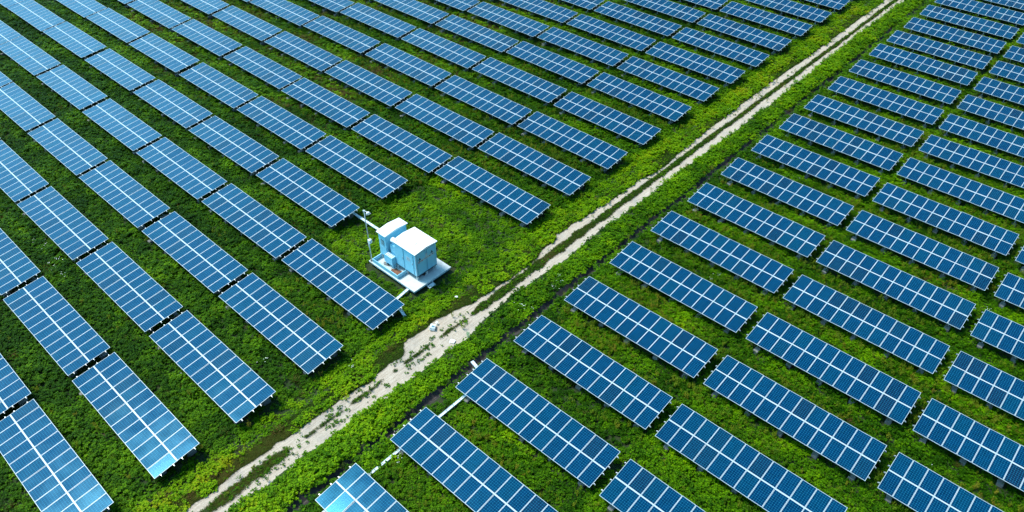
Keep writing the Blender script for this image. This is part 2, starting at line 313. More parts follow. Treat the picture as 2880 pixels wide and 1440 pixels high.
TAB=[(0,-7,4,-133.46,28.61,0.955),(0,-6,3,-121.43,22.80,0.955),(0,-6,4,-121.89,28.67,0.955),(0,-6,5,-122.28,34.59,0.955),(0,-6,6,-122.61,40.56,0.955),(0,-5,2,-109.23,16.94,0.955),(0,-5,3,-109.71,22.81,0.955),(0,-5,4,-110.14,28.75,0.955),(0,-5,5,-110.39,34.70,0.961),(0,-5,6,-110.60,40.69,0.970),(0,-5,7,-110.83,46.74,0.978),(0,-5,8,-111.04,52.83,0.985),(0,-4,1,-96.91,11.06,0.955),(0,-4,2,-97.27,16.92,0.955),(0,-4,3,-97.61,22.85,0.959),(0,-4,4,-97.81,28.77,0.968),(0,-4,5,-98.13,34.68,0.977),(0,-4,6,-98.33,40.77,0.984),(0,-4,7,-98.52,46.91,0.991),(0,-4,8,-98.72,53.07,0.996),(0,-4,9,-98.86,59.24,1.001),(0,-4,10,-98.96,65.39,1.005),(0,-3,1,-84.85,10.98,0.958),(0,-3,2,-85.07,16.86,0.967),(0,-3,3,-85.27,22.81,0.976),(0,-3,4,-85.47,28.85,0.984),(0,-3,5,-85.61,34.73,0.991),(0,-3,6,-85.84,40.88,0.997),(0,-3,7,-85.95,46.97,1.002),(0,-3,8,-86.35,53.39,1.006),(0,-3,9,-86.36,59.62,1.010),(0,-3,10,-86.37,65.70,1.013),(0,-3,11,-86.37,71.79,1.015),(0,-3,12,-86.38,77.92,1.016),(0,-2,0,-72.43,5.07,0.968),(0,-2,1,-72.66,10.93,0.976),(0,-2,2,-72.82,16.86,0.983),(0,-2,3,-72.92,22.84,0.991),(0,-2,4,-73.03,28.83,0.997),(0,-2,5,-73.13,34.81,1.003),(0,-2,6,-73.21,40.79,1.007),(0,-2,7,-73.26,47.07,1.011),(0,-2,8,-73.43,53.51,1.014),(0,-2,9,-73.53,59.68,1.017),(0,-2,10,-73.55,65.83,1.018),(0,-2,11,-73.57,72.00,1.019),(0,-2,12,-73.56,78.14,1.020),(0,-2,13,-73.54,84.26,1.020),(0,-1,-1,-59.89,-0.82,0.977),(0,-1,0,-60.06,4.96,0.984),(0,-1,1,-60.18,10.96,0.991),(0,-1,2,-60.25,16.92,0.997),(0,-1,3,-60.34,22.94,1.003),(0,-1,4,-60.39,28.93,1.008),(0,-1,5,-60.39,34.90,1.012),(0,-1,6,-60.39,40.93,1.015),(0,-1,7,-60.43,47.20,1.018),(0,-1,8,-60.53,53.48,1.019),(0,-1,9,-60.67,59.85,1.020),(0,-1,10,-60.77,66.17,1.021),(0,-1,11,-60.74,72.23,1.021),(0,-1,12,-60.63,78.26,1.020),(0,-1,13,-60.60,84.39,1.020),(0,-1,14,-60.55,90.48,1.019),(0,-1,15,-60.50,96.56,1.017),(0,0,-2,-47.29,-6.59,0.983),(0,0,-1,-47.37,-0.92,0.990),(0,0,0,-47.44,4.99,0.996),(0,0,1,-47.52,10.96,1.002),(0,0,2,-47.56,16.99,1.007),(0,0,3,-47.59,23.11,1.011),(0,0,6,-47.59,41.27,1.019),(0,0,7,-47.59,47.45,1.020),(0,0,8,-47.56,53.61,1.020),(0,0,9,-47.59,59.84,1.020),(0,0,10,-47.76,66.22,1.020),(0,0,11,-47.73,72.26,1.019),(0,0,12,-47.58,78.18,1.017),(0,0,13,-47.57,84.34,1.016),(0,0,14,-47.55,90.46,1.014),(0,0,15,-47.50,96.53,1.012),(0,0,16,-47.46,102.55,1.009),(0,0,17,-47.40,108.55,1.007),(0,0,18,-47.35,114.52,1.004),(1,0,0,-26.50,11.04,1.004),(1,0,1,-26.49,17.24,1.008),(1,0,2,-26.47,23.40,1.010),(1,0,3,-26.42,29.63,1.011),(1,0,4,-26.42,35.81,1.012),(1,0,5,-26.45,42.05,1.012),(1,0,6,-26.37,48.21,1.011),(1,0,7,-26.35,54.38,1.009),(1,0,8,-26.32,60.52,1.008),(1,0,9,-26.27,66.62,1.006),(1,0,10,-26.24,72.75,1.003),(1,0,11,-26.23,78.76,1.001),(1,0,12,-26.17,84.94,0.998),(1,0,13,-26.24,91.07,0.995),(1,0,14,-26.26,97.25,0.992),(1,0,15,-26.20,102.89,0.988),(1,0,16,-26.15,108.79,0.985),(1,0,17,-26.16,114.80,0.982),(1,0,18,-26.16,120.70,0.978),(1,0,19,-26.15,126.59,0.975),(1,0,20,-26.16,132.45,0.971),(1,1,2,-13.43,23.42,0.993),(1,1,3,-13.39,29.63,0.994),(1,1,4,-13.37,35.85,0.994),(1,1,5,-13.32,42.01,0.994),(1,1,6,-13.33,48.16,0.993),(1,1,7,-13.33,54.34,0.991),(1,1,8,-13.28,60.40,0.989),(1,1,9,-13.29,66.47,0.986),(1,1,10,-13.29,72.57,0.984),(1,1,11,-13.29,78.64,0.981),(1,1,12,-13.30,84.68,0.978),(1,1,13,-13.33,90.69,0.974),(1,1,14,-13.35,96.65,0.971),(1,1,15,-13.36,102.52,0.968),(1,1,16,-13.38,108.37,0.964),(1,1,17,-13.40,114.22,0.960),(1,2,3,-0.58,29.83,0.956),(1,2,4,-0.54,35.94,0.958),(1,2,5,-0.53,42.04,0.959),(1,2,6,-0.52,48.14,0.959),(1,2,7,-0.53,54.21,0.958),(1,2,8,-0.54,60.26,0.956),(1,2,9,-0.56,66.28,0.955)]
def link(name,me,par,loc,rot=None):
    o=bpy.data.objects.new(name,me); C.objects.link(o); o.parent=par; o.location=loc
    if rot: o.rotation_euler=rot
    return o
FOOT=[]
c_,s_=math.cos(TH),math.sin(TH)
for (b,ci,ri,x,y,kx) in TAB:
    rr=random.Random(b*10007+ci*101+ri*7)
    root=empty('solar_table',(x,y,0),table_label(b,ci,ri),'solar table','solar tables standing in rows on the green field')
    root.scale=(kx,1,1)
    root.rotation_euler=(rr.gauss(0,.005),rr.gauss(0,.0018),rr.gauss(0,.0012))
    tt=rr.gauss(0,.0035); tx=rr.gauss(0,.0015)
    for r_ in range(2):
        for k in range(12):
            d=r_*(ML+.044)
            rx=TH+rr.gauss(0,.006); ry=rr.gauss(0,.007)
            link('solar_module',me_mod,root,(k*(MW+.02),d*c_,GZ+d*s_),(rx,ry,0))
    for i,s in enumerate(PU): link('purlin',me_pur[i],root,(0,s*c_,GZ+s*s_-.045),(TH,0,0))
    link('centre_rail',me_mid,root,(0,(ML+.022)*c_,GZ+(ML+.022)*s_-.008),(TH,0,0))
    for k in range(5):
        fx=.95+k*2.58+rr.uniform(-.08,.08)
        link('support_frame',me_sup,root,(fx,0,0))
        link('footing',rr.choice(me_foot),root,(fx,(.30 if k==0 else .52)+rr.uniform(-.12,.1),0),(0,0,rr.uniform(-.08,.08)))
        link('footing',rr.choice(me_foot),root,(fx,2.75+rr.uniform(-.08,.08),0),(0,0,rr.uniform(-.08,.08)))
        FOOT.append((x+fx,y+.2))

# ------------------------------------------------------------------ transformer kiosk
G=GZ
SZ=-.45+G   # top of the platform
pf=empty('concrete_platform',(-39.4,30.6,0),'raised pale concrete platform that carries the two pale blue cabinets','platform')
def off(o): return o
PX,PY=-39.4,30.6
def LB(): return MB()
def fin(b,name,m,par):   # builds from world coordinates under a parent that stands at its own place
    for v in b.bm.verts: v.co-=Vector(par.location)
    return b.build(name,m,par)
b=LB(); b.box((-42.4,28.46,SZ-.13),(-36.5,32.75,SZ),bev=.012); fin(b,'slab',m_slab,pf)
b=LB(); b.box((-42.05,28.75,-.05),(-36.85,32.45,SZ-.13)); fin(b,'plinth',m_conc,pf)
b=LB(); b.box((-42.3,28.52,SZ-.27),(-36.6,28.60,SZ-.13)); b.box((-36.68,28.60,SZ-.27),(-36.58,32.65,SZ-.13)); fin(b,'edge_beam',m_cab,pf)
b=LB(); b.box((-36.5,29.85,.17),(-36.12,30.55,.22)); b.box((-36.5,29.85,.22),(-36.46,29.9,.42)); b.box((-36.5,30.5,.22),(-36.46,30.55,.42)); b.box((-36.17,29.86,-.02),(-36.13,29.9,.17)); b.box((-36.17,30.5,-.02),(-36.13,30.54,.17)); fin(b,'step',m_tray,pf)
bz=SZ+.40; b=LB()
b.box((-41.98,28.56,SZ),(-38.70,28.62,bz)); b.box((-41.98,28.62,SZ),(-41.92,31.9,bz)); b.box((-38.76,28.62,SZ),(-38.70,29.62,bz)); fin(b,'basin_wall',m_cab,pf)
b=LB(); b.box((-41.915,28.63,SZ+.003),(-38.77,31.0,SZ+.02)); fin(b,'basin_floor',m_slab,pf)
def blob(cx,cy,rx,ry,z,seed,h=.004):
    rr=random.Random(seed); b=LB(); n=20; pts=[]
    for i in range(n):
        a=2*math.pi*i/n; k=rr.uniform(.75,1.15); pts.append((cx+rx*k*math.cos(a),cy+ry*k*math.sin(a)))
    top=[b.bm.verts.new((p[0],p[1],z+h)) for p in pts]; b.bm.faces.new(top)
    bot=[b.bm.verts.new((p[0],p[1],z)) for p in pts]
    for i in range(n): b.bm.faces.new((bot[i],bot[(i+1)%n],top[(i+1)%n],top[i]))
    return b
fin(blob(-39.45,29.1,.62,.40,SZ+.02,3),'rust_stain',m_rust,pf)
fin(blob(-38.6,30.75,1.15,.95,SZ,9),'rust_and_shade_patch',m_rust,pf)  # brown rust patch, also painting shade into the gap under the cabinet
fin(blob(-40.9,29.2,.4,.2,SZ+.02,5),'water_stain',m_conc,pf)

def gable(b,x0,x1,y0,y1,z,rise=.15,th=.06):
    ym=(y0+y1)/2; w2=.02
    b.prism([(y0,z),(y1,z),(y1,z+th),(ym+w2,z+rise+th-.01),(ym,z+rise+th),(ym-w2,z+rise+th-.01),(y0,z+th)],0,x0,x1)
tr=empty('transformer_cabinet',(-38.6,30.7,SZ),'larger pale blue transformer cabinet with white gabled roof and warning signs','cabinet')
bx0,bx1,by0,by1=-39.95,-37.3,29.56,31.88; zb=SZ+.46; zt=2.46+G
b=LB(); b.box((bx0,by0,zb),(bx1,by1,zt),bev=.015); fin(b,'body',m_cab,tr)
b=LB(); b.box((bx0-.01,by0-.01,zb-.06),(bx1+.01,by1+.01,zb)); fin(b,'base_frame',m_ink_shade,tr)
b=LB(); gable(b,bx0-.10,bx1+.10,by0-.12,by1+.12,zt); ro=fin(b,'roof',m_roof,tr)
b=LB()
for (x,y) in [(bx0+.2,by0+.15),(bx1-.15,by0+.15),(bx0+.2,by1-.15),(bx1-.15,by1-.15),(-38.7,31.3),(-37.9,31.3)]: b.tube((x,y,zt+.03),(x,y,zt+.15),.035,seg=8)
o=fin(b,'lifting_eye',m_dark,tr)
b=LB(); b.box((bx0-.10,30.71,zt+.185),(bx1+.10,30.73,zt+.197)); fin(b,'roof_seam',m_steel,tr)
b=LB(); b.box((-38.15,30.35,zt+.155),(-38.1,30.65,zt+.192)); fin(b,'roof_rust_mark',m_rust,tr)
b=LB(); b.box((bx0+.28,by0+.28,SZ+.02),(bx1-.28,by1-.28,zb-.06)); fin(b,'gap_shade_block',m_ink_shade,tr)  # dark block added to paint shade in the open gap under the body
for fx in (bx0+.14,(bx0+bx1)/2,bx1-.12):
    for fy in (by0+.12,(by0+by1)/2,by1-.12):
        b=LB(); b.box((fx-.075,fy-.075,SZ),(fx+.075,fy+.075,zb-.06)); fin(b,'foot',m_slab,tr)
# doors: a raised leaf set 2 cm proud with a dark seam round it
def door_y(x0,x1,par,z0,z1,y):   # on a face looking to -y
    b=LB(); b.box((x0-.025,y-.008,z0-.025),(x1+.025,y+.002,z1+.025)); fin(b,'door_seam',m_cabd,par)
    b=LB(); b.box((x0,y-.030,z0),(x1,y-.008,z1),bev=.006); d=fin(b,'door',m_cab,par)
    h=LB(); h.box((x1-.12,y-.06,(z0+z1)/2-.1),(x1-.08,y-.03,(z0+z1)/2+.1)); fin(h,'handle',m_steel,par); return d
def door_x(y0,y1,par,z0,z1,x):   # on a face looking to +x
    b=LB(); b.box((x-.002,y0-.025,z0-.025),(x+.008,y1+.025,z1+.025)); fin(b,'door_seam',m_cabd,par)
    b=LB(); b.box((x+.008,y0,z0),(x+.030,y1,z1),bev=.006); return fin(b,'door',m_cab,par)
door_y(-39.80,-38.84,tr,zb+.12,zt-.15,by0); door_y(-38.66,-37.62,tr,zb+.12,zt-.15,by0)
door_x(by0+.18,30.64,tr,zb+.12,zt-.15,bx1); door_x(30.80,by1-.18,tr,zb+.12,zt-.15,bx1)
b=LB(); b.box((bx1-.03,by0-.012,zb+.02),(bx1+.012,by0+.03,zt-.02)); fin(b,'corner_trim',m_frame,tr)
# signs on the right-hand face
xs_=bx1+.032
def tri(par,y,z,s): 
    b=LB(); b.prism([(y-s,z),(y+s,z),(y,z+1.7*s)],0,xs_,xs_+.006); return fin(b,'warning_triangle',m_ink_shade,par)
tri(tr,29.98,zt-.82,.15); tri(tr,31.34,zt-.82,.15)
b=LB(); b.box((xs_,29.78,zt-1.10),(xs_+.005,31.60,zt-.86)); sg=fin(b,'warning_label',m_frame,tr)
for yy,zz,mm in [(29.86,zt-1.06,m_red),(29.96,zt-.96,m_ink_shade),(30.22,zt-1.02,m_red),(31.1,zt-1.02,m_ink_shade),(31.42,zt-.98,m_ink_shade)]:
    b=LB(); b.box((xs_+.005,yy-.05,zz-.03),(xs_+.009,yy+.06,zz+.07)); fin(b,'sign_mark',mm,tr)
b=LB(); b.box((xs_+.005,30.5,zt-1.0),(xs_+.009,30.95,zt-.97)); fin(b,'sign_mark',m_ink_shade,tr)
b=LB(); b.box((xs_,30.62,zt-.84),(xs_+.02,30.84,zt-.5)); fin(b,'lock_plate',m_frame,tr)
b=LB(); b.box((-38.45,by0-.036,zt-1.15),(-38.0,by0-.03,zt-.75)); pl=fin(b,'name_plate',m_frame,tr)
b=LB()
for k in range(3): b.box((-38.40,by0-.040,zt-.86-.09*k),(-38.06,by0-.036,zt-.84-.09*k))
fin(b,'name_plate_lines',m_cabd,tr)
# radiator and oil tank at its left end
rx0,rx1,ry0,ry1,rz0,rz1=-41.02,-39.97,29.14,29.62,-.08+G,.72+G
b=LB()
b.box((rx0,ry0,rz0),(rx1,ry0+.03,rz1)); b.box((rx0,ry1-.03,rz0),(rx1,ry1,rz1)); b.box((rx0,ry0+.03,rz0),(rx0+.03,ry1-.03,rz1)); b.box((rx1-.03,ry0+.03,rz0),(rx1,ry1-.03,rz1)); b.box((rx0+.03,ry0+.03,rz0),(rx1-.03,ry1-.03,rz0+.04))
fin(b,'radiator_box',m_cab,tr)
for k in range(5):
    b=LB(); xx=rx0+.12+k*.19; b.box((xx,ry0+.035,rz0+.06),(xx+.08,ry1-.035,rz1-.02)); fin(b,'radiator_fin',m_roof,tr)
for xx in (rx0+.1,rx1-.1):
    b=LB(); b.box((xx-.05,ry0+.1,SZ+.02),(xx+.05,ry1-.1,rz0)); fin(b,'radiator_foot',m_cab,tr)
b=LB(); b.tube((-40.5,29.85,zt-.30),(-39.96,29.85,zt-.30),.22,seg=18); fin(b,'oil_tank',m_roof,tr)
b=LB(); b.box((-40.75,29.72,rz0+.3),(-39.96,31.3,zt-.9)); fin(b,'tank_body',m_cab,tr)
# smaller cabinet
sw=empty('switchgear_cabinet',(-41.5,30.7,SZ),'narrow pale blue cabinet with a small dark vent window, left of the larger one','cabinet')
x0,x1,y0,y1=-41.97,-41.02,29.52,31.88
b=LB(); b.box((x0,y0,zb),(x1,y1,zt-.06),bev=.015); fin(b,'body',m_cab,sw)
b=LB(); gable(b,x0-.10,x1+.10,y0-.12,y1+.12,zt-.06); fin(b,'roof',m_roof,sw)
b=LB(); b.box((x0-.10,30.69,zt+.125),(x1+.10,30.71,zt+.137)); fin(b,'roof_seam',m_steel,sw)
b=LB()
for (x,y) in [(x0+.15,y0+.1),(x1-.15,y0+.1),(x0+.15,y1-.1),(x1-.15,y1-.1)]: b.tube((x,y,zt-.03),(x,y,zt+.09),.035,seg=8)
fin(b,'lifting_eye',m_dark,sw)
b=LB(); b.box((-41.68,y0-.012,zt-1.25),(-41.28,y0+.002,zt-.72)); vw=fin(b,'vent_window',m_ink_shade,sw)
b=LB()
for k in range(4): b.box((-41.66,y0-.03,zt-1.2+k*.12),(-41.30,y0-.013,zt-1.185+k*.12))
fin(b,'louvre',m_cab,sw)
door_y(x0+.08,x1-.08,sw,zb+.1,zt-1.4,y0)
for fx in (x0+.1,x1-.1):
    for fy in (y0+.12,y1-.12):
        b=LB(); b.box((fx-.08,fy-.08,SZ),(fx+.08,fy+.08,zb)); fin(b,'foot',m_slab,sw)
# lamp pole
px_,py_=-42.2,28.62
lp=empty('lamp_pole',(px_,py_,SZ),'thin grey lamp pole with round lamp at the platform corner','lamp pole')
b=MB(); b.tube((0,0,0),(0,0,2.3),.055,.05); b.tube((0,0,2.3),(0,0,5.45),.045,.035); b.build('pole',m_steel,lp)
b=MB(); b.box((-.1,-.1,0),(.1,.1,.03)); b.build('base_plate',m_dark,lp)
b=MB(); b.box((.04,-.14,2.15),(.32,.14,2.5),bev=.01); b.build('control_box',m_white,lp)
b=MB(); b.tube((0,0,5.42),(.34,0.1,5.46),.03); b.box((-.1,-.08,5.38),(.06,.08,5.5)); b.build('arm',m_steel,lp)
b=MB(); b.tube((.34,.1,5.46),(.48,.04,5.36),.10,.23,seg=20); b.build('lamp_head',m_roof,lp)

# cable trays
def tray(name,p,q,label,z=.36,wd=.24):
    p=Vector((*p,0)); q=Vector((*q,0)); d=q-p; Ln=d.length; a=math.atan2(d.y,d.x)
    o=empty(name,(p.x,p.y,0),label,'cable tray'); o.rotation_euler=(0,0,a)
    b=MB(); b.box((0,-wd/2,z-.06),(Ln,-wd/2+.02,z+.02)); b.box((0,wd/2-.02,z-.06),(Ln,wd/2,z+.02)); b.build('side_rail',m_tray,o)
    b=MB(); k=0.
    while k<Ln-.05: b.box((k,-wd/2+.02,z-.02),(min(k+.62,Ln),wd/2-.02,z+.0+.004*(int(k*10)%3))); k+=.66
    b.build('cover',m_tray,o)
    k=.3
    while k<Ln:
        b=MB(); b.box((k-.02,-wd/2,-.02),(k+.02,wd/2,z-.06)); b.build('tray_leg',m_steel,o); k+=1.8
    return o
tray('cable_tray',(-25.78,8),(-25.78,25.5),'broken white cable tray running past the ends of the lowest right-hand tables',z=.31,wd=.2)
tray('cable_tray',(-49.2,31.95),(-42.1,31.95),'straight white cable tray from the narrow cabinet to the table behind it',z=.42,wd=.24)
tray('cable_tray',(-37.35,28.7),(-37.1,27.0),'short white cable tray leaving the front corner of the platform',z=.33)
tray('cable_tray',(-36.3,26.5),(-35.1,26.15),'short white cable tray beside the track end of the table below the kiosk',z=.33)
tray('cable_tray',(-27.75,26.4),(-26.9,26.2),'short white cable tray crossing the ditch liner',z=.28)

# litter
o=empty('discarded_container',(-32.62,26.85,.05),'white plastic container lying beside the sandy track','container'); o.rotation_euler=(R(-12),R(10),R(35))
b=MB(); b.box((-.22,-.28,0),(.22,.28,.30),bev=.03); b.build('shell',m_white,o)
b=MB(); b.box((-.1,-.2,.30),(.14,.02,.315)); b.build('opening',m_cabd,o)
b=MB(); b.box((-.22,-.17,0),(.2,.17,.07),bev=.015); o=b.build('white_board',m_white,None,(-30.42,26.95,.07)); o.rotation_euler=(.1,-.08,.3); tag(o,'flat white board lying on the right wheel rut','board')
rr=random.Random(5)
for (x,y,s,lab) in [(-33.7,30.6,.13,'small white scrap in the weeds between kiosk and track'),(-32.72,27.45,.11,'small white scrap right behind the discarded container'),(-26.1,30.2,.10,'tiny white scrap beside a table end by the ditch')]:
    bm=bmesh.new(); bmesh.ops.create_icosphere(bm,subdivisions=2,radius=s)
    for v in bm.verts: v.co=Vector((v.co.x*rr.uniform(.8,1.2),v.co.y*rr.uniform(.8,1.2),v.co.z*.5+.02))
    me=bpy.data.meshes.new('plastic_scrap'); bm.to_mesh(me); bm.free(); me.materials.append(m_white)
    o=bpy.data.objects.new('plastic_scrap',me); C.objects.link(o); o.location=(x,y,.22); tag(o,lab,'litter')

# ------------------------------------------------------------------ vegetation
src=bpy.data.collections.new('plant_kinds')
def leafy(name,seed,heads,rad,h0,h1,hr,leaf,nl,m,stem=False):
    rr=random.Random(seed); vv=[];ff=[]
    def quad(c,dirv,side,l_,w_):
        i=len(vv); c=Vector(c)
        a=c-side*w_*.35; b_=c+side*w_*.35; mid=c+dirv*l_*.55
        vv.extend([a,b_,mid+side*w_*.5,mid-side*w_*.5,c+dirv*l_+Vector((0,0,-l_*.15))])
        ff.append((i,i+1,i+2,i+3)); ff.append((i+3,i+2,i+4))
    for k in range(heads):
        r_=rad*math.sqrt(rr.random()); a=rr.uniform(0,2*math.pi); hh=rr.uniform(h0,h1)*(1-.35*(r_/rad)**2); c=Vector((r_*math.cos(a),r_*math.sin(a),hh))
        hr_=hr*rr.uniform(.5,1.5)
        for j in range(nl):
            az=rr.uniform(0,2*math.pi); el=math.asin(rr.uniform(-.25,1)); n_=Vector((math.cos(az)*math.cos(el),math.sin(az)*math.cos(el),math.sin(el)))
            p=c+Vector((n_.x,n_.y,n_.z*.75))*hr_*rr.uniform(.3,1.25)
            out=Vector((math.cos(az),math.sin(az),rr.uniform(-.1,.6))).normalized(); sd_=out.cross(n_ if abs(out.dot(n_))<.95 else Vector((0,0,1))).normalized()
            l_=leaf*rr.uniform(.7,1.3); quad(p-out*l_*.4,out,sd_,l_,l_*.6)
    me=bpy.data.meshes.new(name); me.from_pydata([tuple(v) for v in vv],[],ff); me.materials.append(m)
    o=bpy.data.objects.new(name,me); return o
def stems(name,seed,n,rad,h,lean,m,leaf,tip):
    rr=random.Random(seed); vv=[];ff=[]
    for k in range(n):
        r_=rad*math.sqrt(rr.random()); a=rr.uniform(0,6.283); b0=Vector((r_*math.cos(a),r_*math.sin(a),0))
        hh=h*rr.uniform(.6,1.1); top=b0+Vector((rr.gauss(0,lean),rr.gauss(0,lean),hh)); s=Vector((rr.uniform(-1,1),rr.uniform(-1,1),0)).normalized()*.007
        i=len(vv); vv.extend([b0-s,b0+s,top+s*.6,top-s*.6]); ff.append((i,i+1,i+2,i+3))
        for j in range(leaf):
            t=rr.uniform(.25,1)**.8; p=b0.lerp(top,t); az=rr.uniform(0,6.283); d=Vector((math.cos(az),math.sin(az),rr.uniform(.1,.8))).normalized()*rr.uniform(.05,.11); w_=Vector((-d.y,d.x,0)).normalized()*.018
            i=len(vv); vv.extend([p-w_*.4,p+w_*.4,p+d*.6+w_,p+d+Vector((0,0,-.01)),p+d*.6-w_]); ff.append((i,i+1,i+2,i+3,i+4))
        for j in range(tip):
            p=top+Vector((rr.gauss(0,.03),rr.gauss(0,.03),rr.uniform(-.10,.03))); d=Vector((rr.gauss(0,1),rr.gauss(0,1),rr.gauss(0,1))).normalized()*.028; e=d.orthogonal().normalized()*.022
            i=len(vv); vv.extend([p-d,p+e,p+d,p-e]); ff.append((i,i+1,i+2,i+3))
    me=bpy.data.meshes.new(name); me.from_pydata([tuple(v) for v in vv],[],ff); me.materials.append(m)
    return bpy.data.objects.new(name,me)
def blades(name,seed,n,rad,h,m):
    rr=random.Random(seed); vv=[];ff=[]
    for k in range(n):
        r_=rad*math.sqrt(rr.random()); a=rr.uniform(0,6.283); b0=Vector((r_*math.cos(a),r_*math.sin(a),0)); az=rr.uniform(0,6.283); o_=Vector((math.cos(az),math.sin(az),0)); hh=h*rr.uniform(.5,1.2)
        s=Vector((-o_.y,o_.x,0))*rr.uniform(.008,.014); m_=b0+o_*hh*.25+Vector((0,0,hh*.6)); t_=b0+o_*hh*.7+Vector((0,0,hh*.8))
        i=len(vv); vv.extend([b0-s,b0+s,m_+s,m_-s,t_]); ff.append((i,i+1,i+2,i+3)); ff.append((i+3,i+2,i+4))
    me=bpy.data.meshes.new(name); me.from_pydata([tuple(v) for v in vv],[],ff); me.materials.append(m)
    return bpy.data.objects.new(name,me)
def flowers(name,seed):
    rr=random.Random(seed); vv=[];ff=[]
    for k in range(6):
        p=Vector((rr.gauss(0,.16),rr.gauss(0,.16),rr.uniform(.28,.48)))
        for j in range(4):
            q=p+Vector((rr.gauss(0,.02),rr.gauss(0,.02),rr.gauss(0,.01))); i=len(vv); s=.013
            vv.extend([q+Vector((-s,-s,0)),q+Vector((s,-s,.008)),q+Vector((s,s,0)),q+Vector((-s,s,.008))]); ff.append((i,i+1,i+2,i+3))
    me=bpy.data.meshes.new(name); me.from_pydata([tuple(v) for v in vv],[],ff); me.materials.append(m_petal)
    return bpy.data.objects.new(name,me)
def sources(cname,objs):
    c=bpy.data.collections.new(cname)
    for o in objs: c.objects.link(o)
    return c
s_leaf=sources('leafy_kinds',[leafy('leafy_a%d'%i,100+i,[8,10,7,11,6][i],.34,.10,[.34,.26,.48,.24,.60][i],.08,.085,15,m_leaf) for i in range(5)])
s_weed=sources('weed_kinds',[stems('weed_%d'%i,200+i,6,.16,[.62,.75,.5][i],.07,m_weed,9,5) for i in range(3)])
s_dry=sources('grass_kinds',[blades('grass_%d'%i,300+i,46,.26,[.28,.36,.24][i],m_dry) for i in range(3)])
s_flow=sources('flower_kinds',[flowers('flower_%d'%i,400+i) for i in range(2)])

def scatter(name,P,S,tone,coll,nk,cat=None):
    n=len(P); me=bpy.data.meshes.new(name); me.vertices.add(n); me.vertices.foreach_set('co',np.asarray(P,np.float32).ravel())
    def at(nm,ty,v):
        a=me.attributes.new(nm,ty,'POINT'); a.data.foreach_set('value',v)
    at('tone','FLOAT',np.asarray(tone,np.float32)); at('sc','FLOAT',np.asarray(S,np.float32)); at('rz','FLOAT',rng.uniform(0,6.283,n).astype(np.float32)); at('kind','INT',rng.integers(0,nk,n).astype(np.int32))
    o=bpy.data.objects.new(name,me); C.objects.link(o)
    ng=bpy.data.node_groups.new(name+'_nodes','GeometryNodeTree'); ng.interface.new_socket('Geometry',in_out='INPUT',socket_type='NodeSocketGeometry'); ng.interface.new_socket('Geometry',in_out='OUTPUT',socket_type='NodeSocketGeometry')
    n_=ng.nodes; l=ng.links; gi=n_.new('NodeGroupInput'); go=n_.new('NodeGroupOutput'); ip=n_.new('GeometryNodeInstanceOnPoints'); ci=n_.new('GeometryNodeCollectionInfo')
    ci.inputs['Collection'].default_value=coll; ci.inputs['Separate Children'].default_value=True; ci.inputs['Reset Children'].default_value=True
    def na(nm,ty):
        a=n_.new('GeometryNodeInputNamedAttribute'); a.data_type=ty; a.inputs['Name'].default_value=nm; return a.outputs['Attribute']
    cx=n_.new('ShaderNodeCombineXYZ'); l.new(na('rz','FLOAT'),cx.inputs[2])
    mp=n_.new('GeometryNodeMeshToPoints'); l.new(gi.outputs[0],mp.inputs[0])
    l.new(mp.outputs[0],ip.inputs['Points']); l.new(ci.outputs[0],ip.inputs['Instance']); ip.inputs['Pick Instance'].default_value=True
    l.new(na('kind','INT'),ip.inputs['Instance Index']); l.new(cx.outputs[0],ip.inputs['Rotation']); l.new(na('sc','FLOAT'),ip.inputs['Scale']); l.new(ip.outputs[0],go.inputs[0])
    md=o.modifiers.new('scatter','NODES'); md.node_group=ng
    tag(o,kind='stuff'); return o

# footprint of what the camera can see on the ground, widened for side steps
def gp(u,v):
    d=fw+rt*((u-1440)/FPX)-up*((v-720)/FPX); t=-CAM_H/d.z; return np.array([t*d.x,t*d.y])
def inview(x,y,m=150):
    X=np.stack([x,y,np.zeros_like(x)-CAM_H],-1); z=X@np.array(fw); z=np.where(z<1,1,z)
    u=1440+FPX*(X@np.array(rt))/z; v=720-FPX*(X@np.array(up))/z
    return (u>-m)&(u<2880+m)&(v>-m*.5)&(v<1440+m*1.2)
quad=np.array([gp(-150,1560),gp(3030,1560),gp(3030,-75),gp(-150,-75)]); lo=quad.min(0); hi=quad.max(0)
def candidates(dens):
    n=int((hi[0]-lo[0])*(hi[1]-lo[1])*dens); x=rng.uniform(lo[0],hi[0],n); y=rng.uniform(lo[1],hi[1],n); k=inview(x,y); return x[k],y[k]
TA=np.array([(t[3],t[4]) for t in TAB]); FA=np.array(FOOT)
CELL={}
for i,(tx_,ty_) in enumerate(TA): CELL[i]=(tx_,ty_)
def under(x,y):
    r=np.zeros(len(x),bool)
    for tx_,ty_ in TA: r|=(x>tx_-.1)&(x<tx_+L+.1)&(y>ty_+.35)&(y<ty_+3.3)
    return r
def nearfoot(x,y):
    r=np.zeros(len(x),bool)
    for fx,fy in FA: r|=(np.abs(x-fx)<.24)&(y>fy-.35)&(y<fy+.35)
    return r
def plat(x,y,m=.35): return (x>-42.4-m)&(x<-36.5+m)&(y>28.46-m)&(y<32.75+m)
dist=lambda x,y: np.sqrt(x*x+y*y+CAM_H**2)
